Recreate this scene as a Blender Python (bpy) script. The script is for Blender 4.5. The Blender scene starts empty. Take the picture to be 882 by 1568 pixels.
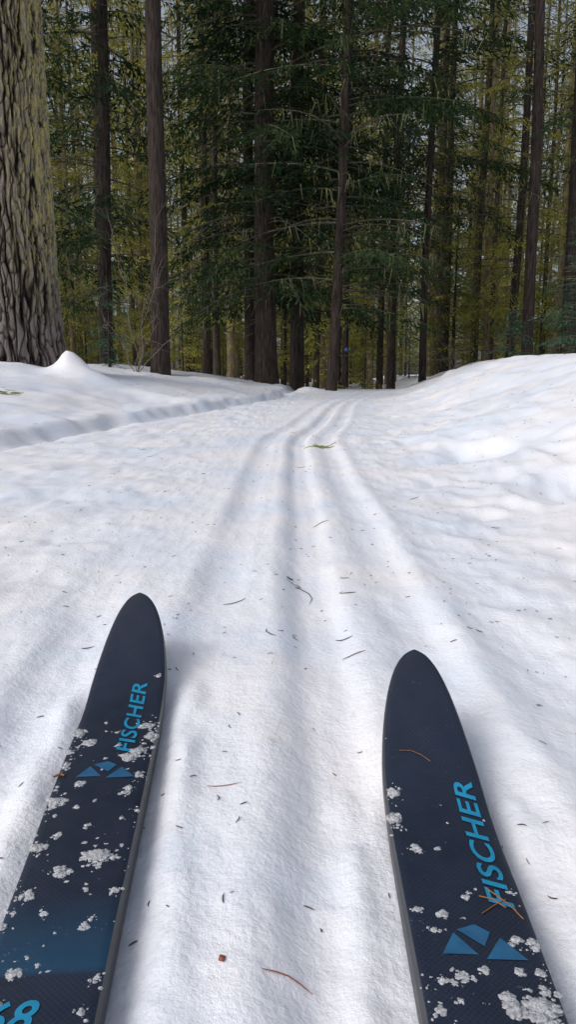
import bpy, math, numpy as np
from mathutils import Vector
scene=bpy.context.scene
RS=np.random.RandomState
# ---------------------------------------------------------------- noise
_r=RS(7); PERM=np.concatenate([_r.permutation(256)]*3); 
_g=_r.normal(size=(256,3)); GRAD=_g/np.linalg.norm(_g,axis=1)[:,None]
def pn(x,y,z=0.0):
    x,y,z=np.broadcast_arrays(np.asarray(x,float),np.asarray(y,float),np.asarray(z,float))
    xi=np.floor(x).astype(int);yi=np.floor(y).astype(int);zi=np.floor(z).astype(int)
    xf=x-xi;yf=y-yi;zf=z-zi
    f=lambda t:t*t*t*(t*(t*6-15)+10)
    u,v,w=f(xf),f(yf),f(zf)
    out=np.zeros(x.shape)
    for a in (0,1):
        for b in (0,1):
            hb=PERM[PERM[(xi+a)&255]+((yi+b)&255)]
            for c in (0,1):
                g=GRAD[PERM[hb+((zi+c)&255)]]
                d=g[...,0]*(xf-a)+g[...,1]*(yf-b)+g[...,2]*(zf-c)
                out+=d*(u if a else 1-u)*(v if b else 1-v)*(w if c else 1-w)
    return out*1.6
def fbm(x,y,z=0.0,o=3):
    s=0;a=1.0
    for i in range(o):
        s=s+a*pn(x*2**i+i*17.3,y*2**i+i*5.1,z*2**i+i*9.7); a*=.5
    return s
def sm(t):
    t=np.clip(t,0,1); return t*t*(3-2*t)
# ---------------------------------------------------------------- materials
def newmat(name):
    m=bpy.data.materials.new(name); m.use_nodes=True
    nt=m.node_tree; b=nt.nodes['Principled BSDF']; return m,nt,b
def N(nt,t,**k):
    n=nt.nodes.new(t)
    for a,v in k.items(): setattr(n,a,v)
    return n
def ramp(nt,fac,stops):
    r=N(nt,'ShaderNodeValToRGB'); e=r.color_ramp.elements
    while len(e)<len(stops): e.new(.5)
    for i,(p,c) in enumerate(stops):
        e[i].position=p; e[i].color=(*c,1)
    nt.links.new(fac,r.inputs[0]); return r.outputs[0]
def noise(nt,vec,scale,detail=3,rough=.5):
    n=N(nt,'ShaderNodeTexNoise'); n.inputs['Scale'].default_value=scale
    n.inputs['Detail'].default_value=detail; n.inputs['Roughness'].default_value=rough
    if vec is not None: nt.links.new(vec,n.inputs['Vector'])
    return n.outputs['Fac']
def mapping(nt,vec,scale):
    m=N(nt,'ShaderNodeMapping'); m.inputs['Scale'].default_value=scale
    nt.links.new(vec,m.inputs['Vector']); return m.outputs[0]
def bump(nt,h,strength,dist,normal=None):
    b=N(nt,'ShaderNodeBump'); b.inputs['Strength'].default_value=strength; b.inputs['Distance'].default_value=dist
    nt.links.new(h,b.inputs['Height'])
    if normal is not None: nt.links.new(normal,b.inputs['Normal'])
    return b.outputs[0]

def snow_mat(name='snow'):
    m,nt,b=newmat(name)
    pos=N(nt,'ShaderNodeNewGeometry').outputs['Position']
    c=ramp(nt,noise(nt,pos,1.9,5,.6),[(.38,(.73,.785,.89)),(.60,(.86,.852,.89))])
    g=ramp(nt,noise(nt,pos,40,5,.75),[(.60,(1,1,1)),(.78,(.72,.66,.60))])
    mx=N(nt,'ShaderNodeMixRGB',blend_type='MULTIPLY'); mx.inputs[0].default_value=.65
    nt.links.new(c,mx.inputs[1]); nt.links.new(g,mx.inputs[2])
    nt.links.new(mx.outputs[0],b.inputs['Base Color'])
    b.inputs['Roughness'].default_value=.5
    b.inputs['Specular IOR Level'].default_value=.3
    n1=bump(nt,noise(nt,pos,520,2,.7),.35,.0012)
    n2=bump(nt,noise(nt,pos,120,4,.7),.45,.0038,n1)
    n3=bump(nt,noise(nt,pos,30,3,.6),.2,.008,n2)
    nt.links.new(n3,b.inputs['Normal'])
    return m
SNOW=snow_mat()

def foliage_mat(name,dark,light,trans):
    m,nt,b=newmat(name)
    at=N(nt,'ShaderNodeAttribute',attribute_name='tint')
    oi=N(nt,'ShaderNodeObjectInfo')
    ad=N(nt,'ShaderNodeMath',operation='MULTIPLY_ADD'); 
    nt.links.new(oi.outputs['Random'],ad.inputs[0]); ad.inputs[1].default_value=.5
    nt.links.new(at.outputs['Fac'],ad.inputs[2])
    sb=N(nt,'ShaderNodeMath',operation='SUBTRACT'); nt.links.new(ad.outputs[0],sb.inputs[0]); sb.inputs[1].default_value=.25
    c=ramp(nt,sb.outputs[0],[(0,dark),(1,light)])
    df=N(nt,'ShaderNodeBsdfDiffuse'); nt.links.new(c,df.inputs[0])
    tr=N(nt,'ShaderNodeBsdfTranslucent'); nt.links.new(c,tr.inputs[0])
    ms=N(nt,'ShaderNodeMixShader'); ms.inputs[0].default_value=trans
    nt.links.new(df.outputs[0],ms.inputs[1]); nt.links.new(tr.outputs[0],ms.inputs[2])
    nt.links.new(ms.outputs[0],nt.nodes['Material Output'].inputs[0])
    nt.nodes.remove(b)
    return m
F_NEAR=foliage_mat('hemlock_needles',(.010,.026,.013),(.058,.090,.040),.25)
F_FAR=foliage_mat('painted_sunlit_needles',(.11,.13,.03),(.52,.48,.11),.45)  # yellow-green far foliage, with sunlight put into its brightened base colour
F_FIR=foliage_mat('young_fir_needles',(.03,.07,.045),(.10,.165,.105),.25)
LICH=foliage_mat('beard_lichen',(.10,.11,.05),(.24,.24,.12),.3)

def bark_mat(name,c0,c1,lich,lichamt=.6,sc=1.0):
    m,nt,b=newmat(name)
    pos=N(nt,'ShaderNodeNewGeometry').outputs['Position']
    st=mapping(nt,pos,(1,1,.12))
    n=noise(nt,st,30*sc,5,.7)
    c=ramp(nt,n,[(.35,c0),(.65,c1)])
    l=ramp(nt,noise(nt,mapping(nt,pos,(1,1,.5)),7,5,.75),[(lichamt,(0,0,0)),(lichamt+.1,(1,1,1))])
    mx=N(nt,'ShaderNodeMixRGB'); nt.links.new(l,mx.inputs[0]); nt.links.new(c,mx.inputs[1]); mx.inputs[2].default_value=(*lich,1)
    nt.links.new(mx.outputs[0],b.inputs['Base Color']); b.inputs['Roughness'].default_value=.9
    b.inputs['Specular IOR Level'].default_value=.1
    nt.links.new(bump(nt,n,.9,.03),b.inputs['Normal'])
    return m
BARK=bark_mat('bark',(.018,.014,.012),(.080,.063,.055),(.11,.11,.05),.64)
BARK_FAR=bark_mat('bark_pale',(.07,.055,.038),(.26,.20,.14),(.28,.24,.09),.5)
TWIG=bark_mat('dead_twig',(.05,.045,.04),(.13,.12,.10),(.16,.16,.08),.5)

# ---------------------------------------------------------------- mesh helper
def build(name,parts,mats,link=True,smooth=False):
    V=[];Q=[];M=[];T=[];o=0
    for v,q,mi,t in parts:
        if len(q)==0: continue
        V.append(v);Q.append(q+o);M.append(np.full(len(q),mi));T.append(np.broadcast_to(t,(len(v),)));o+=len(v)
    V=np.concatenate(V);Q=np.concatenate(Q);M=np.concatenate(M);T=np.concatenate(T)
    me=bpy.data.meshes.new(name)
    me.vertices.add(len(V)); me.vertices.foreach_set('co',V.astype(np.float32).ravel())
    me.loops.add(Q.size); me.loops.foreach_set('vertex_index',Q.astype(np.int32).ravel())
    me.polygons.add(len(Q)); me.polygons.foreach_set('loop_start',np.arange(0,Q.size,4,dtype=np.int32))
    for m in mats: me.materials.append(m)
    me.polygons.foreach_set('material_index',M.astype(np.int32))
    if smooth: me.polygons.foreach_set('use_smooth',np.ones(len(Q),bool))
    a=me.attributes.new('tint','FLOAT','POINT'); a.data.foreach_set('value',T.astype(np.float32))
    me.update(calc_edges=True)
    ob=bpy.data.objects.new(name,me)
    if link: scene.collection.objects.link(ob)
    return ob
def gridq(nr,nc,wrap=False):
    i=np.arange(nr-1)[:,None]; j=np.arange(nc if wrap else nc-1)[None,:]
    j2=(j+1)%nc
    return np.stack([i*nc+j,i*nc+j2,(i+1)*nc+j2,(i+1)*nc+j],-1).reshape(-1,4)
def tube(P,R,seg=3):
    P=np.asarray(P,float);R=np.broadcast_to(R,(len(P),))
    T=np.gradient(P,axis=0); T/=np.linalg.norm(T,axis=1)[:,None]+1e-9
    ref=np.array([0,0,1.0]) if abs(T[0,2])<.8 else np.array([1.0,0,0])
    A=np.cross(T,ref); A/=np.linalg.norm(A,axis=1)[:,None]+1e-9
    B=np.cross(T,A)
    an=np.arange(seg)/seg*2*np.pi
    v=P[:,None]+R[:,None,None]*(np.cos(an)[None,:,None]*A[:,None]+np.sin(an)[None,:,None]*B[:,None])
    return v.reshape(-1,3),gridq(len(P),seg,True)

# ---------------------------------------------------------------- terrain
def ctr(Y): return .11*np.sqrt(np.maximum(0,Y-4)**2+.0)*sm((Y-3.6)/2.0)+.07*np.clip(Y-9,0,8)
LT=(-.224,1.083); LD=(-.088,.996)   # ski tips and headings
RT=(.151,.846);   RD=(.040,.999)
def height(X,Y,fine=True):
    X=np.asarray(X,float);Y=np.asarray(Y,float)
    cx=ctr(Y); xr=X-cx
    z=.010*np.clip(Y,0,15)-.02*np.clip(Y-15,0,20)
    w1=pn(X*.7,Y*.7,3.3)
    t=(xr-.46-.12*w1)/1.95
    R=.54*sm(t)*sm((Y+1)/5.0)
    z=z+R+.03*np.clip(xr-2.5,0,20)
    ex=np.interp(Y,[-6,2,4.2,6.7,11,16,24],[-3.1,-2.15,-1.63,-1.1,-.15,.1,-.5])+.09*pn(X*.5,Y*1.3,9.)+.05*pn(X,Y*4,5)+.02*pn(X*3,Y*13,5)
    s=ex-X
    wdt=.09+.05*pn(X*0,Y*1.7,21)
    L=(.055+.02*pn(X,Y*2.2,14))*sm(s/wdt)+.13*np.clip(s,0,3.1)+.03*np.clip(s-3.1,0,20)-.040*np.exp(-((s+.07)/.09)**2)-.03*np.exp(-((s-.5)/.3)**2)
    z=z+L*sm((Y+3)/5)
    bank=np.clip(sm(t*3)+sm(s/.3),0,1)
    z=z+.045*bank*fbm(X*.9,Y*.9,1.0,2)
    trail=np.exp(-(xr/.42)**4)
    lum=fbm(X*4.2,Y*3.2,2.0,3)
    z=z+(.013*(1-trail)+.002)*lum
    ch=np.abs(pn(X*7,Y*5,4.0)); rm=np.exp(-((xr-1.0)/.65)**2)
    z=z+.026*rm*(.35-ch)
    lm=np.exp(-((xr+1.05)/.55)**2)
    z=z+.014*lm*(.3-np.abs(pn(X*8,Y*6,8.0)))
    d=np.hypot((X-1.12)/.36,(Y-2.35)/.30); z=z-.075*np.exp(-d**4)+.02*np.exp(-((d-1.15)/.18)**2)
    d=np.hypot((X-.85)/.16,(Y-3.3)/.2); z=z-.05*np.exp(-d**4)
    z=z+.012*np.sin((xr*1.0+Y*.35)*16+2*pn(X*2,Y*.5,1))*sm((t-.35)*3)*np.exp(-((xr-2.2)/1.3)**2)
    # worn ski tracks
    wob=.012*pn(X*0+1.5,Y*1.1,2)+.007*pn(X*0,Y*5,1)
    mod=.9+.45*pn(X*5,Y*2.5,11)
    def gr(c,hw,dep,p=2.4): return -dep*np.exp(-(np.abs(xr-c-wob)/hw)**p)
    fade=1-.4*sm((Y-5)/6)
    G=gr(-.130,.048,.011,2.6)+gr(.050,.046,.021,3.6)+gr(.205,.050,.014,3)
    G+=.005*np.exp(-((xr+.195-wob)/.035)**2)+.007*np.exp(-((xr-.275-wob)/.035)**2)+.004*np.exp(-((xr+.03-wob)/.02)**2)
    z=z+G*fade*mod*sm((Y-.0)/.3+0)
    z=z-.020*np.exp(-(np.abs(X+.315+.09*(Y-.85))/.05)**3)*sm((1.9-Y)/1.2)
    z=z-.010*np.exp(-(np.abs(X-.335-.03*(Y-.85))/.06)**2.4)*sm((2.4-Y)/1.5)
    for (tx,ty),(dx,dy) in ((LT,LD),(RT,RD)):
        al=(X-tx)*dx+(Y-ty)*dy; ac=(X-tx)*dy-(Y-ty)*dx
        on=sm((-.10-al)/.1)
        g=np.exp(-(np.abs(ac)/.062)**6)
        z=z*(1-on*g)+(-.011)*on*g
        z=z+on*(.007+.006*pn(X*22,Y*12,6))*np.exp(-((np.abs(ac)-.082)/.018)**2)
    for mx,my,mh,mr in ((-2.50,8.6,.24,.13),(-2.38,8.7,.10,.18),(-2.25,8.5,.09,.25),(2.75,13,.09,.13),(2.95,13.1,.06,.2),(.35,13.2,.1,.25),(-3.2,8.9,.10,1.0)):
        d=np.hypot(X-mx,Y-my); z=z+mh*np.exp(-(d/mr)**1.5)
    if fine:
        z=z+(.0028*(1-trail)+.0012)*fbm(X*22,Y*18,5.0,3)
        z=z+.0012*fbm(X*55,Y*55,3.0,2)
    z=z+.15*fbm(X*.12,Y*.12,6.,2)*sm((Y-17)/10)
    return z
n1=int(math.log(160/.3)/.0118)
ys=np.concatenate([np.linspace(-30,-1,12),np.linspace(-.9,.295,50),.3*np.exp(np.arange(n1+1)*.0118)])
xg=.45*np.exp(np.arange(1,300)*.0197); xm=np.linspace(-.45,.45,175)
xs=np.concatenate([-xg[::-1],xm,xg])
XX,YY=np.meshgrid(xs,ys)
ZZ=height(XX,YY)
ground=build('snow_ground',[(np.stack([XX,YY,ZZ],-1).reshape(-1,3),gridq(len(ys),len(xs)),0,0.0)],[SNOW],smooth=True)
def gz(x,y): return float(height(np.array([x]),np.array([y]))[0])

# ---------------------------------------------------------------- trees
def nrm(v): return v/(np.linalg.norm(v,axis=-1,keepdims=True)+1e-9)
def trunk_part(H,r0,lean,rs,seg=20,rings=60,flare=.28,amp=.05):
    z=np.linspace(0,1,rings)**1.3*H
    a=np.arange(seg)/seg*2*np.pi
    r=r0*(1-.9*z/H)**.9*(1+flare*np.exp(-z/(1.6*r0)))
    ph=rs.uniform(0,50)
    rr=r[:,None]*(1+amp*fbm(np.cos(a)[None]*3+ph,np.sin(a)[None]*3+ph,z[:,None]*.7,2))
    bx=lean[0]*z+.03*np.sin(z*.6+ph); by=lean[1]*z
    v=np.stack([bx[:,None]+rr*np.cos(a),by[:,None]+rr*np.sin(a),np.broadcast_to(z[:,None],rr.shape)-.35*(z[:,None]<=0)],-1)
    return v.reshape(-1,3),gridq(rings,seg,True)
def bough(B,az,L,up,droop,rs,step,slen,swid,sp,lich=0.0,tint=.5):
    D=np.array([math.cos(az),math.sin(az),0.]);Z=np.array([0,0,1.]);S=np.cross(D,Z)
    bend=rs.uniform(-.25,.25)
    f=lambda t:B+D*(L*t)[...,None]+S*(bend*L*t*t)[...,None]+Z*(L*(up*t-droop*t*t))[...,None]
    tt=np.linspace(0,1,7); out=[]
    v,q=tube(f(tt),(.010+.006*L)*(1-tt*.85),3); out.append((v,q,1,0.3))
    n=max(4,int(L/step)); t=np.linspace(.12,1,n)+rs.uniform(-.01,.01,n); t=np.repeat(t,2)
    side=np.tile([1.,-1.],n)
    P=f(t); T=nrm(D+S*(2*bend*t)[:,None]+Z*(up-2*droop*t)[:,None])
    th=np.radians(rs.uniform(38,68,2*n)); 
    W=nrm(T*np.cos(th)[:,None]+S*(side*np.sin(th))[:,None]+Z*rs.uniform(-.45,.1,2*n)[:,None])
    tl=(L*.40*(1-t)**.7*np.minimum(1,t*3.2)+.10)*rs.uniform(.45,1.2,2*n)
    K=int(max(2,np.ceil(tl.max()/sp)))
    k=(np.arange(K)+.3)/K*tl.max()
    q=np.broadcast_to(k,(2*n,K))+rs.uniform(-.4,.4,(2*n,K))*sp
    mask=(q<tl[:,None])&(rs.uniform(0,1,(2*n,K))<.92)
    idx=np.nonzero(mask); qq=np.maximum(q[idx],0)
    p=P[idx[0]]+W[idx[0]]*qq[:,None]-Z*(.55*qq**2/(.3+tl[idx[0]]))[:,None]
    m=len(qq)
    d=nrm(W[idx[0]]*.8+rs.normal(size=(m,3))*.36-Z*.2)
    w=nrm(np.cross(d,Z+rs.normal(size=(m,3))*.6))
    ln=slen*rs.uniform(.6,1.3,m)[:,None]; wd=swid*rs.uniform(.6,1.2,m)[:,None]
    V=np.stack([p,p+d*ln*.45+w*wd*.5,p+d*ln,p+d*ln*.45-w*wd*.5],1).reshape(-1,3)
    Q=np.arange(4*m).reshape(-1,4)
    out.append((V,Q,0,np.repeat(np.clip(tint+rs.uniform(-.25,.25,m),0,1),4)))
    if lich>0:
        m=int(L*lich); 
        if m>0:
            tp=rs.uniform(.15,1,m); p=f(tp)+S*(rs.uniform(-.3,.3,m)*L*(1-tp))[:,None]
            ln=rs.uniform(.06,.30,m); wv=rs.normal(size=(m,3))*np.array([1,1,0]); wv=nrm(wv)*.008
            sway=rs.normal(size=(m,3))*.05*np.array([1,1,0])
            V=np.stack([p-wv,p+wv,p+wv*.3-Z*ln[:,None]+sway,p-wv*.3-Z*ln[:,None]+sway],1).reshape(-1,3)
            out.append((V,np.arange(4*m).reshape(-1,4),2,np.repeat(rs.uniform(0,1,m),4)))
    return out
def deadtwig(B,az,L,rs,r=.007,seg=3):
    out=[];D=np.array([math.cos(az),math.sin(az),rs.uniform(-.35,.2)])
    t=np.linspace(0,1,6)[:,None]
    P=B+D*L*t+np.cumsum(rs.normal(size=(6,3))*.03*L,0)-np.array([0,0,.22*L])*t*t
    v,q=tube(P,r*(1-.8*t[:,0]),seg); out.append((v,q,1,.5))
    for i in range(int(2+L*4)):
        k=rs.randint(1,6); d=nrm(D+rs.normal(size=3)*.7); l=L*rs.uniform(.12,.4)
        tt=np.linspace(0,1,4)[:,None]
        v,q=tube(P[k]+d*l*tt+np.array([0,0,-.2*l])*tt**2,r*.45*(1-.7*tt[:,0]),3); out.append((v,q,1,.5))
    return out
def tree(name,pos,H,r0,lean,z0,z1,Lmax,nb,fol,bark,seed,ndead=14,lich=4,up=.12,droop=.42,step=.10,slen=.15,swid=.042,sp=.075,
         azbias=None,seg=20,rings=60,link=True,pw=.35,tbase=.45,amp=.05,deadL=(.3,1.1),ncrown=40):
    rs=RS(seed); parts=[(*trunk_part(H,r0,lean,rs,seg,rings,amp=amp),3,.5)]
    for i in range(nb):
        z=z0+(z1-z0)*((i+rs.uniform(0,1))/nb)
        fr=(z-z0)/max(1e-6,(H-z0))
        L=Lmax*(1-fr)**pw*rs.uniform(.5,1.1)*(.62+.38*min(1,(z-z0)/1.5+.2))
        az=rs.uniform(0,2*np.pi)
        if azbias is not None and rs.uniform()<azbias[1]: az=azbias[0]+rs.normal()*.8
        B=np.array([lean[0]*z,lean[1]*z,z])
        parts+=bough(B,az,L,up+rs.uniform(-.15,.15),droop*rs.uniform(.6,1.3),rs,step,slen,swid,sp,lich,tbase+rs.uniform(-.3,.3))
    if z1<H-3:    # coarser upper crown
        for i in range(ncrown):
            z=z1+(H-z1)*rs.uniform(); L=Lmax*(1-(z-z0)/(H-z0))**.6*rs.uniform(.6,1.1)+.2
            parts+=bough(np.array([lean[0]*z,lean[1]*z,z]),rs.uniform(0,6.28),L,up,droop,rs,.22,.3,.10,.2,0,tbase)
    for i in range(ndead):
        z=rs.uniform(.5,max(1.5,min(z1,9))); 
        parts+=deadtwig(np.array([lean[0]*z,lean[1]*z,z]),rs.uniform(0,2*np.pi),rs.uniform(*deadL),rs)
    ob=build(name,parts,[fol,TWIG,LICH,bark],link)
    x,y=pos; ob.location=(x,y,gz(x,y)-.08 if link else 0)
    return ob
NM='hemlock_tree'
tree(NM,(-.43,15),27,.215,(.0,.0),1.7,9.5,2.7,130,F_NEAR,BARK,11,ndead=22,lich=2,tbase=.35)
tree(NM,(-.88,17),25,.13,(.012,0),1.3,10,2.4,105,F_NEAR,BARK,12,lich=1,tbase=.35)
tree(NM,(.15,16),26,.15,(.012,0),1.6,10,2.6,125,F_NEAR,BARK,13,lich=2,tbase=.35)
tree(NM,(.78,14),20,.10,(.046,0),1.5,9,2.6,125,F_NEAR,BARK,14,azbias=(-.2,.35),lich=7,droop=.3)
tree(NM,(-3.32,14),22,.115,(.02,0),1.0,9,1.8,105,F_NEAR,BARK,15,lich=1,tbase=.4)
tree(NM,(-4.5,13.2),20,.13,(0,0),1.2,9,2.0,90,F_NEAR,BARK,16,lich=1,tbase=.4)
tree(NM,(2.7,20),24,.11,(.01,0),2.2,12,2.3,100,F_NEAR,BARK,17,lich=6,tbase=.6)
tree(NM,(3.1,17.5),24,.085,(.01,0),3.0,11,2.7,100,F_NEAR,BARK,26,lich=6,tbase=.55)
tree('fir_tree',(-2.22,13),26,.155,(.02,0),6.5,11,1.2,24,F_NEAR,BARK,18,ndead=40,lich=3)
tree('fir_tree',(5.06,16),25,.12,(-.025,0),4.5,11,1.2,40,F_NEAR,BARK,19,ndead=40,lich=3,tbase=.8)
tree('fir_tree',(6.3,17),25,.16,(-.03,0),3.6,12,1.8,60,F_NEAR,BARK,20,ndead=30,tbase=.8)
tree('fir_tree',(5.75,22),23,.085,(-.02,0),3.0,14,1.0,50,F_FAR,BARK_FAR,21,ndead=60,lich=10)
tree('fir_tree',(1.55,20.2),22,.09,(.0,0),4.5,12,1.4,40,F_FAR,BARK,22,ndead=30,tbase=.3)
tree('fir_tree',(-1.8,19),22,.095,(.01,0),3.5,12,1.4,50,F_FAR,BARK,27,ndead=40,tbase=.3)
kw=dict(ndead=0,lich=0,up=.15,step=.05,slen=.075,swid=.022,sp=.042,pw=.8,rings=14,seg=8)
tree('young_fir_tree',(4.85,12.8),2.6,.04,(0,0),.15,2.5,1.1,90,F_FIR,BARK,23,droop=.2,tbase=.55,**kw)
tree('young_fir_tree',(5.9,14.0),2.3,.04,(0,0),.15,2.2,1.1,70,F_FIR,BARK,28,droop=.2,tbase=.6,**kw)
tree('young_fir_tree',(4.0,13.6),1.0,.03,(0,0),.1,.95,.8,40,F_FIR,BARK,24,droop=.25,tbase=.4,**kw)
tree('young_fir_tree',(-2.95,12.6),1.5,.03,(0,0),.1,1.45,.7,36,F_FIR,BARK,25,droop=.3,tbase=.1,**kw)

# distant forest: one instanced collection
col=bpy.data.collections.new('distant_forest_trees')
var=[];fine_var=[]
for i in range(6):
    rs=RS(100+i); H=rs.uniform(20,27)
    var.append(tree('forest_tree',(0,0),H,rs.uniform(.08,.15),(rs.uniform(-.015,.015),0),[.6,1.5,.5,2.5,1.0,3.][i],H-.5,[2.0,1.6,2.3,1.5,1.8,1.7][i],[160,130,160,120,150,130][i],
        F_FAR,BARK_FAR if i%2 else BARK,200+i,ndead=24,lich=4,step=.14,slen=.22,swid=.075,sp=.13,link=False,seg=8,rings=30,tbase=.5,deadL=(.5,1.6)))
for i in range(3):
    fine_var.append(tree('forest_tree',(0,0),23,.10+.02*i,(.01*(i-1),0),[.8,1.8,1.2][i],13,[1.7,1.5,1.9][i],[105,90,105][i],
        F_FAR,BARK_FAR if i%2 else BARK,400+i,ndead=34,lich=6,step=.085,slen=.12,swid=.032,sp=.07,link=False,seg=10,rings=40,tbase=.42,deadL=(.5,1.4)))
bush=tree('forest_sapling',(0,0),4.5,.05,(0,0),.1,4.3,1.5,60,F_FAR,BARK,300,ndead=0,lich=0,step=.10,slen=.13,swid=.04,sp=.09,link=False,seg=6,rings=10,pw=.8,tbase=.35)
rs=RS(5); pts=[]
tries=0
while len(pts)<220 and tries<20000:
    tries+=1
    y=19.5+50*rs.uniform()**.85; x=rs.uniform(-1,1)*(6+y*.5)
    if y<24 and (x>-1.2 and x<1.2): continue
    if all((x-a)**2+(y-b)**2>(1.1+.014*y)**2*1.6 for a,b in pts): pts.append((x,y,))
back=[(x+rs.uniform(-1,1),72+rs.uniform(-5,5)) for x in np.arange(-46,47,1.7)]
for k,(x,y) in enumerate(pts+back):
    src=(fine_var[rs.randint(0,3)] if y<31 else var[rs.randint(0,6)])
    o=bpy.data.objects.new('forest_tree_part',src.data); col.objects.link(o)
    s=rs.uniform(.85,1.2) if k<len(pts) else rs.uniform(1.35,1.7)
    o.location=(x,y,gz(x,y)-.1); o.rotation_euler=(0,0,rs.uniform(0,6.28)); o.scale=(s,s,s)
for k in range(90):
    y=rs.uniform(19,60); x=rs.uniform(-1,1)*(4+y*.5)
    o=bpy.data.objects.new('forest_sapling_part',bush.data); col.objects.link(o)
    o.location=(x,y,gz(x,y)-.1); o.rotation_euler=(0,0,rs.uniform(0,6.28)); s=rs.uniform(.3,1.2); o.scale=(s,s,s)
e=bpy.data.objects.new('distant_forest',None); e.instance_type='COLLECTION'; e.instance_collection=col
scene.collection.objects.link(e)

# big old trunk on the left -------------------------------------------
def big_tree():
    m,nt,b=newmat('furrowed_bark')
    at=N(nt,'ShaderNodeAttribute',attribute_name='tint').outputs['Fac']
    geo=N(nt,'ShaderNodeNewGeometry'); pos=geo.outputs['Position']
    n=noise(nt,mapping(nt,pos,(1,1,.3)),60,5,.75)
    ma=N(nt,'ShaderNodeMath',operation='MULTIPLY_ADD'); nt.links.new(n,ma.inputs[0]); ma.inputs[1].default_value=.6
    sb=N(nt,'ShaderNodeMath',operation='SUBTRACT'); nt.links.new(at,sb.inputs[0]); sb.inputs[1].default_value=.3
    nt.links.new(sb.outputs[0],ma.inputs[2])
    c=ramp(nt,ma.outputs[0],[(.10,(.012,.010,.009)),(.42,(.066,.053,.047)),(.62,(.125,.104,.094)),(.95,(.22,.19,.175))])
    sx=N(nt,'ShaderNodeSeparateXYZ')
    tc=N(nt,'ShaderNodeTexCoord'); nt.links.new(tc.outputs['Object'],sx.inputs[0])
    sp=N(nt,'ShaderNodeSeparateXYZ'); nt.links.new(pos,sp.inputs[0])
    mr=N(nt,'ShaderNodeMapRange'); nt.links.new(sx.outputs[0],mr.inputs[0]); mr.inputs[1].default_value=.05; mr.inputs[2].default_value=.50; mr.inputs[4].default_value=.95
    mz=N(nt,'ShaderNodeMapRange'); nt.links.new(sp.outputs[2],mz.inputs[0]); mz.inputs[1].default_value=.9; mz.inputs[2].default_value=2.0
    ln=ramp(nt,noise(nt,mapping(nt,pos,(1,1,.22)),26,5,.8),[(.45,(0,0,0)),(.56,(1,1,1))])
    a=N(nt,'ShaderNodeMath',operation='MULTIPLY'); nt.links.new(mr.outputs[0],a.inputs[0]); nt.links.new(mz.outputs[0],a.inputs[1])
    a2=N(nt,'ShaderNodeMath',operation='MULTIPLY'); nt.links.new(a.outputs[0],a2.inputs[0]); nt.links.new(ln,a2.inputs[1])
    a3=N(nt,'ShaderNodeMath',operation='MULTIPLY'); nt.links.new(a2.outputs[0],a3.inputs[0]); nt.links.new(ramp(nt,at,[(.25,(0,0,0)),(.5,(1,1,1))]),a3.inputs[1])
    mx=N(nt,'ShaderNodeMixRGB'); nt.links.new(a3.outputs[0],mx.inputs[0]); nt.links.new(c,mx.inputs[1]); mx.inputs[2].default_value=(.46,.41,.16,1)
    nt.links.new(mx.outputs[0],b.inputs['Base Color']); b.inputs['Roughness'].default_value=.9; b.inputs['Specular IOR Level'].default_value=.1
    nt.links.new(bump(nt,n,.9,.025),b.inputs['Normal'])
    H=9.5;rings=620;seg=560
    z=np.linspace(-.5,H,rings)[:,None]; a=(np.arange(seg)/seg*2*np.pi)[None]
    r=.565*(1-.012*z)*(1+.22*np.exp(-np.maximum(z,0)/.5)*(1+.4*np.cos(a*5+1)))
    cxx,syy=np.cos(a),np.sin(a)
    wx=.7*pn(cxx*3,syy*3,z*2.0)+.35*pn(cxx*6,syy*6,z*5)
    f=np.abs(pn(cxx*10+wx,syy*10+wx,z*1.0))+.3*np.abs(pn(cxx*19+wx,syy*19+wx,z*3.0))
    cr=np.abs(pn(cxx*8+5,syy*8,z*5.0))
    f=np.clip((f-.03)*2.8,0,1)*np.clip(.4+cr*3.6,0,1)
    rr=r-.055*(1-f**.8)+.014*fbm(cxx*26,syy*26,z*14,2)
    v=np.stack([rr*cxx,rr*syy,np.broadcast_to(z,rr.shape)],-1).reshape(-1,3)
    ob=build('old_growth_fir_tree',[(v,gridq(rings,seg,True),0,f.ravel())],[m],smooth=True)
    rs=RS(3)
    P=[(*trunk_part(22,.50,(0,0),rs,20,30,flare=0),3,.5)]
    P[0][0][:,2]+=9.4
    for i in range(60):
        zz=rs.uniform(10.5,31); P+=bough(np.array([0,0,zz]),rs.uniform(0,6.28),rs.uniform(1.5,3.6)*(1-(zz-10)/28),.05,.4,rs,.2,.28,.1,.2,2,.4)
    cr=build('crown',P,[F_NEAR,TWIG,LICH,BARK]); cr.parent=ob
    ob.location=(-3.32,9.2,.40)
big_tree()

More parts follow.
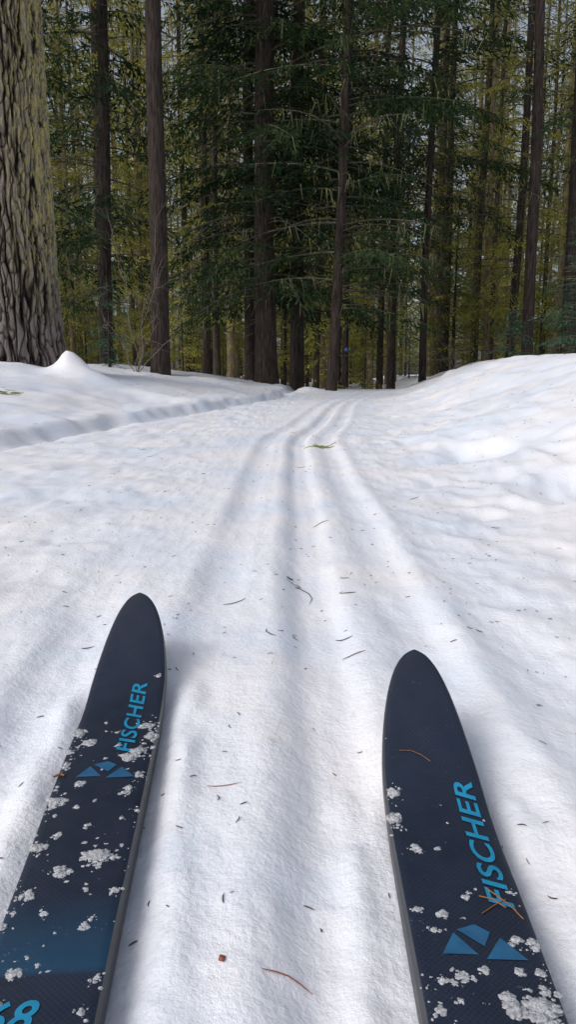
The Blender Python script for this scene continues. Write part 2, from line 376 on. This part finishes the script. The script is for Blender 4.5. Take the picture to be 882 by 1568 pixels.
# bare shrub -----------------------------------------------------------
BS,_nt,_b=newmat('bare_stem'); _p=N(_nt,'ShaderNodeNewGeometry').outputs['Position']
_nt.links.new(ramp(_nt,noise(_nt,_p,20),[(.3,(.10,.085,.065)),(.7,(.22,.19,.15))]),_b.inputs['Base Color']); _b.inputs['Roughness'].default_value=.8
def shrub(name,pos,h,seed,n=7):
    rs=RS(seed);parts=[]
    def rec(p,d,L,r,lev):
        t=np.linspace(0,1,6)[:,None]
        P=p+d*L*t+np.cumsum(rs.normal(size=(6,3))*.035*L,0)*(t>0)+np.array([0,0,-.12*L])*t*t
        v,q=tube(P,r*(1-.7*t[:,0]),4); parts.append((v,q,0,.5))
        if lev>0:
            for i in range(rs.randint(3,6)):
                k=rs.randint(1,6); rec(P[k],nrm(d+rs.normal(size=3)*.5),L*rs.uniform(.35,.6),r*.5,lev-1)
    for i in range(n):
        rec(np.zeros(3),nrm(np.array([rs.normal()*.3,rs.normal()*.3,1])),h*rs.uniform(.6,1.1),.008,2)
    ob=build(name,parts,[BS]); ob.location=(pos[0],pos[1],gz(*pos)-.05)
shrub('bare_shrub',(-2.35,11.8),1.7,1,6)
shrub('bare_shrub',(3.3,15.0),.6,4,4)

# trail marker: blue diamond blaze nailed on trunk ------------------------
def flatmat(name,col,rough=.5):
    m,nt,b=newmat(name); pos_=N(nt,'ShaderNodeNewGeometry').outputs['Position']
    c2=tuple(min(1,c*1.35) for c in col)
    nt.links.new(ramp(nt,noise(nt,pos_,60,3),[(.35,col),(.7,c2)]),b.inputs['Base Color']); b.inputs['Roughness'].default_value=rough; return m
bm_=flatmat('blue_paint',(.02,.14,.45))
s_=.06
v=np.array([[0,-.004,-s_*1.2],[s_,-.004,0],[0,-.004,s_*1.2],[-s_,-.004,0],[0,.004,-s_*1.2],[s_,.004,0],[0,.004,s_*1.2],[-s_,.004,0]])
q=np.array([[0,1,2,3],[7,6,5,4],[0,4,5,1],[1,5,6,2],[2,6,7,3],[3,7,4,0]])
mk=build('trail_marker',[(v,q,0,0)],[bm_]); mk.location=(1.55,20.2-.11,1.08)

# ---------------------------------------------------------------- skis
def rise(s): return .092*np.clip((.27-s)/.27,0,1)**2.0
def thick(s): return .008+.012*sm(s/.4)
def halfw(s):
    w=.0495-.006*sm((s-.2)/.55)+.003*sm((s-1.2)/.5)
    tip=np.clip(1-np.clip(1-s/.175,0,1)**1.8,0,1)**.40
    tail=np.clip(1-np.clip((s-1.78)/.07,0,1)**2,0,1)**.5
    return w*tip*tail
def skip(T,D,u,s,h):
    u=np.asarray(u,float);s=np.asarray(s,float)
    zb=-.003+rise(s)+thick(s)+h
    return np.stack([T[0]-D[0]*s+D[1]*u, T[1]-D[1]*s-D[0]*u, zb+0*u],-1)
def ski_mats():
    m,nt,b=newmat('ski_topsheet')
    uv=N(nt,'ShaderNodeUVMap',uv_map='ski').outputs[0]
    sep=N(nt,'ShaderNodeSeparateXYZ'); nt.links.new(uv,sep.inputs[0])
    ch=N(nt,'ShaderNodeTexChecker'); ch.inputs['Scale'].default_value=420; nt.links.new(uv,ch.inputs['Vector'])
    c=ramp(nt,noise(nt,uv,9,4,.6),[(.3,(.010,.017,.036)),(.7,(.017,.027,.056))])
    mx=N(nt,'ShaderNodeMixRGB',blend_type='MULTIPLY'); mx.inputs[0].default_value=.35
    nt.links.new(c,mx.inputs[1]); nt.links.new(ch.outputs['Fac'],mx.inputs[2])
    r=N(nt,'ShaderNodeValToRGB'); nt.links.new(sep.outputs[1],r.inputs[0]); e=r.color_ramp.elements
    e[0].position=.56;e[0].color=(0,0,0,1);e[1].position=.635;e[1].color=(1,1,1,1)
    x=e.new(.640);x.color=(1,1,1,1);x=e.new(.642);x.color=(0,0,0,1)
    m2=N(nt,'ShaderNodeMixRGB'); nt.links.new(r.outputs[0],m2.inputs[0]); nt.links.new(mx.outputs[0],m2.inputs[1]); m2.inputs[2].default_value=(.010,.050,.105,1)
    fr=ramp(nt,noise(nt,uv,260,4,.75),[(.60,(0,0,0)),(.72,(1,1,1))])
    fr2=ramp(nt,noise(nt,uv,22,3,.6),[(.5,(0,0,0)),(.66,(.5,.5,.5))])
    mm=N(nt,'ShaderNodeMixRGB',blend_type='MULTIPLY'); mm.inputs[0].default_value=1; nt.links.new(fr,mm.inputs[1]); nt.links.new(fr2,mm.inputs[2])
    m3=N(nt,'ShaderNodeMixRGB'); nt.links.new(mm.outputs[0],m3.inputs[0]); nt.links.new(m2.outputs[0],m3.inputs[1]); m3.inputs[2].default_value=(.35,.38,.42,1)
    nt.links.new(m3.outputs[0],b.inputs['Base Color'])
    nt.links.new(ramp(nt,noise(nt,uv,30,4,.7),[(.3,(.36,)*3),(.7,(.58,)*3)]),b.inputs['Roughness'])
    b.inputs['Specular IOR Level'].default_value=.5
    nt.links.new(bump(nt,ch.outputs['Fac'],.25,.0004,bump(nt,noise(nt,uv,120,3),.1,.001)),b.inputs['Normal'])
    m4,nt,b=newmat('ski_sidewall'); b.inputs['Base Color'].default_value=(.02,.023,.03,1); b.inputs['Roughness'].default_value=.4
    m5,nt,b=newmat('steel_edge'); b.inputs['Base Color'].default_value=(.20,.21,.23,1); b.inputs['Metallic'].default_value=1; b.inputs['Roughness'].default_value=.35
    return m,m4,m5
SKT,SKS,SKE=ski_mats()
INK=flatmat('blue_ink',(.010,.20,.36),.45); INK2=flatmat('steel_blue_ink',(.016,.09,.19),.5)
def clump_mesh(T,D,items,rs,name,parent):
    V=[];F=[];o=0
    import bmesh
    bms=[]
    for subd in (2,3,4):
        bm=bmesh.new(); bmesh.ops.create_icosphere(bm,subdivisions=subd,radius=1); 
        bms.append((np.array([v.co[:] for v in bm.verts]),np.array([[v.index for v in f.verts] for f in bm.faces]))); bm.free()
    for (u,s,R) in items:
        big=R>.0055
        bv,bf=bms[2] if big else (bms[1] if R>.0022 else bms[0])
        ph=rs.uniform(0,99,3)
        x,y,z=bv[:,0]+ph[0],bv[:,1]+ph[1],bv[:,2]+ph[2]
        d=1+.45*fbm(x*1.3,y*1.3,z*1.3,3)+(.28*pn(x*4.5,y*4.5,z*4.5)+.12*pn(x*11,y*11,z*11) if big else .15*pn(x*4,y*4,z*4))
        st=np.array([rs.uniform(.7,1.3),rs.uniform(.7,1.3),rs.uniform(.20,.32) if big else rs.uniform(.3,.55)])*R
        v=bv*d[:,None]*st
        c=skip(T,D,u,s,R*.04)
        sl=2*.092*max(0,(.27-s)/.27)/.27
        v[:,2]+=sl*v[:,1]
        V.append(v+c);F.append(bf+o);o+=len(v)
    V=np.concatenate(V);F=np.concatenate(F)
    me=bpy.data.meshes.new(name); me.from_pydata(V.tolist(),[],F.tolist()); me.materials.append(CL); 
    me.polygons.foreach_set('use_smooth',np.ones(len(F),bool))
    ob=bpy.data.objects.new(name,me); scene.collection.objects.link(ob); ob.parent=parent
def clump_mat():
    m,nt,b=newmat('clumped_snow'); pos=N(nt,'ShaderNodeNewGeometry').outputs['Position']
    nt.links.new(ramp(nt,noise(nt,pos,330,4,.7),[(.32,(.24,.255,.30)),(.62,(.64,.65,.68))]),b.inputs['Base Color'])
    b.inputs['Roughness'].default_value=.4
    nt.links.new(bump(nt,noise(nt,pos,800,3,.75),1.0,.0012,bump(nt,noise(nt,pos,260,3,.7),.7,.0025)),b.inputs['Normal']); return m
CL=clump_mat()
def ski(T,D,seed,big,dens,uo=.024):
    import bmesh
    par=bpy.data.objects.new('cross_country_ski',None); scene.collection.objects.link(par)
    s=np.concatenate([.175*(np.linspace(0,1,70)**2.6)+2e-6,np.linspace(.185,1.849,120)])
    hw=halfw(s)
    n=15; cr=np.linspace(-1,1,n)
    b_in=np.minimum(.0035,hw*.35)
    th=thick(s)
    def row(u,h): return skip(T,D,u,s,h)
    cols=[row(-hw,-th),row(-hw,-th+.0022),row(-hw+.0006,-th*.40),row(-hw+b_in*.75,-.0006*np.ones_like(s))]
    us=[-hw,-hw,-hw,-hw+b_in*.75]
    for c in cr:
        u=c*(hw-b_in); cols.append(row(u,.0010*(1-c*c))); us.append(u)
    cols+=[row(hw-b_in*.75,-.0006*np.ones_like(s)),row(hw-.0006,-th*.40),row(hw,-th+.0022),row(hw,-th)]
    us+=[hw-b_in*.75,hw,hw,hw]
    V=np.stack(cols,1); nc=V.shape[1]
    Q=gridq(len(s),nc,True); j=np.tile(np.arange(nc),len(s)-1)
    top=(j>=3)&(j<nc-4); steel=(j==0)|(j==nc-2)
    me=bpy.data.meshes.new('ski_body'); me.from_pydata(V.reshape(-1,3).tolist(),[],Q[:, ::-1].tolist())
    for m in (SKT,SKS,SKE): me.materials.append(m)
    me.polygons.foreach_set('material_index',np.where(top,0,np.where(steel,2,1)).astype(np.int32))
    uvv=np.stack([np.stack(us,1)+.05,np.repeat(s[:,None],nc,1)],-1).reshape(-1,2)
    uvl=me.uv_layers.new(name='ski'); li=np.zeros(len(me.loops),int); me.loops.foreach_get('vertex_index',li)
    uvl.data.foreach_set('uv',uvv[li].ravel())
    me.polygons.foreach_set('use_smooth',top)
    ob=bpy.data.objects.new('ski_body',me); scene.collection.objects.link(ob); ob.parent=par
    def text(body,size,u0,s0,length,vertical,nm,mat):
        cu=bpy.data.curves.new(nm,'FONT'); cu.body=body; cu.size=1; cu.shear=.25; cu.offset=.018; cu.space_character=1.06
        to=bpy.data.objects.new(nm,cu); scene.collection.objects.link(to)
        bpy.context.view_layer.update()
        dg=bpy.context.evaluated_depsgraph_get(); me=bpy.data.meshes.new_from_object(to.evaluated_get(dg))
        bpy.data.objects.remove(to)
        bm=bmesh.new(); bm.from_mesh(me); bmesh.ops.triangulate(bm,faces=bm.faces[:])
        bmesh.ops.subdivide_edges(bm,edges=[e for e in bm.edges if e.calc_length()>.25],cuts=3,use_grid_fill=False)
        bmesh.ops.triangulate(bm,faces=bm.faces[:])
        co=np.array([v.co[:] for v in bm.verts]); mn,mxx=co.min(0),co.max(0)
        a=(co[:,0]-mn[0])/(mxx[0]-mn[0])*length; c=(co[:,1]-mn[1])/(mxx[1]-mn[1])*size
        if vertical: u=u0-c; ss=s0-a
        else: u=u0+a; ss=s0-c
        W=skip(T,D,u,ss,.0016)
        for v,w in zip(bm.verts,W): v.co=w
        bm.to_mesh(me); bm.free(); me.materials.clear(); me.materials.append(mat)
        o=bpy.data.objects.new(nm,me); scene.collection.objects.link(o); o.parent=par
    text('FISCHER',.019,uo+.0115,.338,.170,True,'lettering',INK)
    text('68',.026,-.030,.690,.034,False,'size_mark',INK)
    def poly(pts,nm):
        P=skip(T,D,[p[0] for p in pts],[p[1] for p in pts],.0015)
        me=bpy.data.meshes.new(nm); me.from_pydata(P.tolist(),[],[list(range(len(pts)))]); me.materials.append(INK2)
        o=bpy.data.objects.new(nm,me); scene.collection.objects.link(o); o.parent=par
    poly([(-.026,.386),(-.001,.386),(-.015,.365)],'logo_left')
    poly([(-.012,.362),(.005,.378),(.012,.364),(.002,.356)],'logo_mid')
    poly([(.004,.390),(.033,.390),(.018,.369)],'logo_right')
    rs=RS(seed); it=[]
    for (u,ss,R) in big:
        it.append((u,ss,R*.8)); 
        for i in range(3):
            a=rs.uniform(0,6.28); it.append((u+math.cos(a)*R*.7,ss+math.sin(a)*R*.7,R*rs.uniform(.3,.55)))
        k=int(6+R*1600)
        for i in range(k):
            a=rs.uniform(0,6.28); q=R*(.6+.9*abs(rs.normal()))
            it.append((u+math.cos(a)*q,ss+math.sin(a)*q,R*rs.uniform(.08,.24)))
        for i in range(k):
            it.append((u+rs.normal()*R*1.5,ss+rs.normal()*R*1.5,rs.uniform(.0004,.0011)))
    for (s0,s1,num) in dens:
        for i in range(num):
            ss=rs.uniform(s0,s1); u=rs.uniform(-1,1)*.043; R=.0006+.0028*rs.uniform()**3
            if pn(u*40+seed,ss*40,0)<-.05: continue
            it.append((u,ss,R))
            if R>.0020:
                for q in range(8): it.append((u+rs.normal()*R*1.2,ss+rs.normal()*R*1.2,R*rs.uniform(.2,.7)))
    it=[(u,ss,R) for (u,ss,R) in it if abs(u)<float(halfw(np.array(ss)))-.001 and ss>.02]
    clump_mesh(T,D,it,rs,'snow_clumps',par)
    return par
lbig=[(.034,.27,.009),(.022,.345,.010),(.030,.335,.010),(.040,.30,.008),(-.040,.285,.008),(-.025,.31,.008),(-.044,.33,.006),(.008,.32,.006),(.036,.385,.006),(.030,.41,.005),
      (-.02,.40,.007),(-.036,.43,.009),(-.015,.44,.005),(.016,.515,.012),(-.010,.535,.009),(-.036,.50,.007),(-.03,.56,.007),(.02,.60,.005),(-.02,.64,.006),(0,.47,.004)]
rbig=[(-.040,.185,.006),(-.043,.22,.008),(-.028,.262,.006),(-.010,.262,.004),(.004,.225,.003),(-.020,.345,.005),(-.004,.35,.004),(.002,.325,.004),(.030,.37,.005),(-.016,.405,.007),(.0,.40,.006),
      (-.03,.41,.005),(.012,.43,.010),(.030,.43,.011),(.024,.40,.005),(.038,.40,.004)]
skL=ski(LT,LD,1,lbig,[(.25,.7,480),(.05,.25,25)],uo=.014)
skR=ski(RT,RD,2,rbig,[(.30,.6,240),(.10,.3,35)],uo=.026)

# ---------------------------------------------------------------- litter
LIT=flatmat('dark_needle',(.05,.035,.024),.7); RED=flatmat('red_needle',(.22,.06,.03),.6); GRN=flatmat('lichen_sprig',(.16,.19,.06),.8)
rs=RS(42); parts=[]
def needle(x,y,L,az,r,mi,curve=.15):
    t=np.linspace(-.5,.5,5)
    px=x+np.cos(az)*t*L-np.sin(az)*curve*L*(t*t*4-.5); py=y+np.sin(az)*t*L+np.cos(az)*curve*L*(t*t*4-.5)
    pz=height(px,py)+r*.9+.0006
    parts.append((*tube(np.stack([px,py,pz],-1),r*np.array([.5,1,1,1,.4]),4),mi,.5))
for i in range(2200):
    y=.5+12*rs.uniform()**1.3; x=rs.uniform(-1,1)*(.5+.42*y)
    if pn(x*1.3,y*1.3,7)<-.25: continue
    L=rs.uniform(.003,.010)*(1+.12*y)
    needle(x,y,L,rs.uniform(0,3.14),rs.uniform(.0003,.0006)*(1+.2*y),0,rs.uniform(-.2,.2))
for i in range(50):
    y=.9+10*rs.uniform(); x=rs.uniform(-1,1)*(.5+.42*y); needle(x,y,rs.uniform(.015,.05)*(1+.06*y),rs.uniform(-.5,.8),.0007*(1+.1*y),0,rs.uniform(-.25,.25))
needle(-.066,.70,.036,.03,.0005,1,.05); needle(0,.46,.036,-.15,.0006,1,-.12)
needle(.03,1.42,.12,-1.2,.0009,0,-.2); needle(.005,1.49,.015,.5,.0016,0,.3); needle(.02,1.46,.03,1.5,.0009,0,.3)
needle(.115,1.36,.03,.1,.0008,0); needle(.09,1.15,.03,-.5,.0008,0); needle(-.03,1.14,.035,-1.1,.0009,0,.2); needle(.1,1.07,.035,-.05,.0007,0); needle(.115,1.47,.02,0,.0007,0)
build('needle_litter',parts,[LIT,RED,GRN])
def sprig(x,y,n,sp,L):
    global parts
    parts=[]
    for i in range(n): needle(x+rs.normal()*sp,y+rs.normal()*sp*1.6,rs.uniform(.3,1)*L,rs.uniform(0,3.14),.002,0,rs.uniform(-.4,.4))
    needle(x-.06,y-.08,L*1.4,.2,.002,0,.1); needle(x+.06,y+.1,L*1.4,.9,.002,0,.2)
    build('lichen_sprig',parts,[GRN])
sprig(.19,4.1,34,.022,.07)
sprig(-2.35,6.3,50,.05,.09)
v=np.array([[0,0,0],[.004,-.002,.001],[.005,.002,.001],[.001,.004,0],[.0,.0,.002],[.004,-.002,.0025],[.005,.002,.0025],[.001,.004,.002]])+np.array([-.05,.467,gz(-.05,.467)])
build('bark_flake',[(v,np.array([[0,3,2,1],[4,5,6,7],[0,1,5,4],[1,2,6,5],[2,3,7,6],[3,0,4,7]]),0,0)],[RED])
ORG=flatmat('orange_needle',(.22,.09,.03),.6)
def skineedle(T,D,pts,r,par):
    P=skip(T,D,[p[0] for p in pts],[p[1] for p in pts],np.full(len(pts),.0022))
    o=build('fallen_needle',[(*tube(P,r,4),0,0)],[ORG]); o.parent=par
skineedle(RT,RD,[(-.030,.128),(-.018,.128),(-.008,.133),(.001,.142)],.0004,skR)
skineedle(RT,RD,[(.020,.315),(.027,.325),(.034,.335),(.04,.35)],.0006,skR)
skineedle(RT,RD,[(.012,.325),(.022,.328),(.03,.338)],.0006,skR)
skineedle(RT,RD,[(.010,.345),(.022,.335),(.032,.328)],.0005,skR)
skineedle(LT,LD,[(-.048,.385),(-.043,.38),(-.038,.383)],.0014,skL)

# ---------------------------------------------------------------- light and camera
w=bpy.data.worlds.new('World'); scene.world=w; w.use_nodes=True
nt=w.node_tree; bg=nt.nodes['Background']; sky=nt.nodes.new('ShaderNodeTexSky'); sky.sky_type='NISHITA'; sky.sun_disc=False
AZ=math.radians(238); EL=math.radians(42)
sky.sun_elevation=EL; sky.sun_rotation=AZ; sky.dust_density=4; sky.air_density=1; sky.ozone_density=1
hs=nt.nodes.new('ShaderNodeHueSaturation'); hs.inputs['Saturation'].default_value=.5; hs.inputs['Value'].default_value=1.3
nt.links.new(sky.outputs[0],hs.inputs['Color']); nt.links.new(hs.outputs[0],bg.inputs[0]); bg.inputs[1].default_value=.112
sd=bpy.data.lights.new('sun','SUN'); sd.energy=.95; sd.angle=math.radians(34); sd.color=(1,.97,.93)
so=bpy.data.objects.new('sun',sd); scene.collection.objects.link(so)
dirv=Vector((math.sin(AZ)*math.cos(EL),math.cos(AZ)*math.cos(EL),math.sin(EL)))
so.rotation_euler=dirv.to_track_quat('Z','Y').to_euler()
cd=bpy.data.cameras.new('camera'); cd.sensor_fit='VERTICAL'; cd.angle=2*math.atan(.687); cd.clip_start=.02; cd.clip_end=600
co=bpy.data.objects.new('camera',cd); scene.collection.objects.link(co); co.location=(0,0,.42); co.rotation_euler=(math.radians(90-10.4),0,0)
scene.camera=co
scene.view_settings.view_transform='Standard'; scene.view_settings.look='None'; scene.view_settings.exposure=0
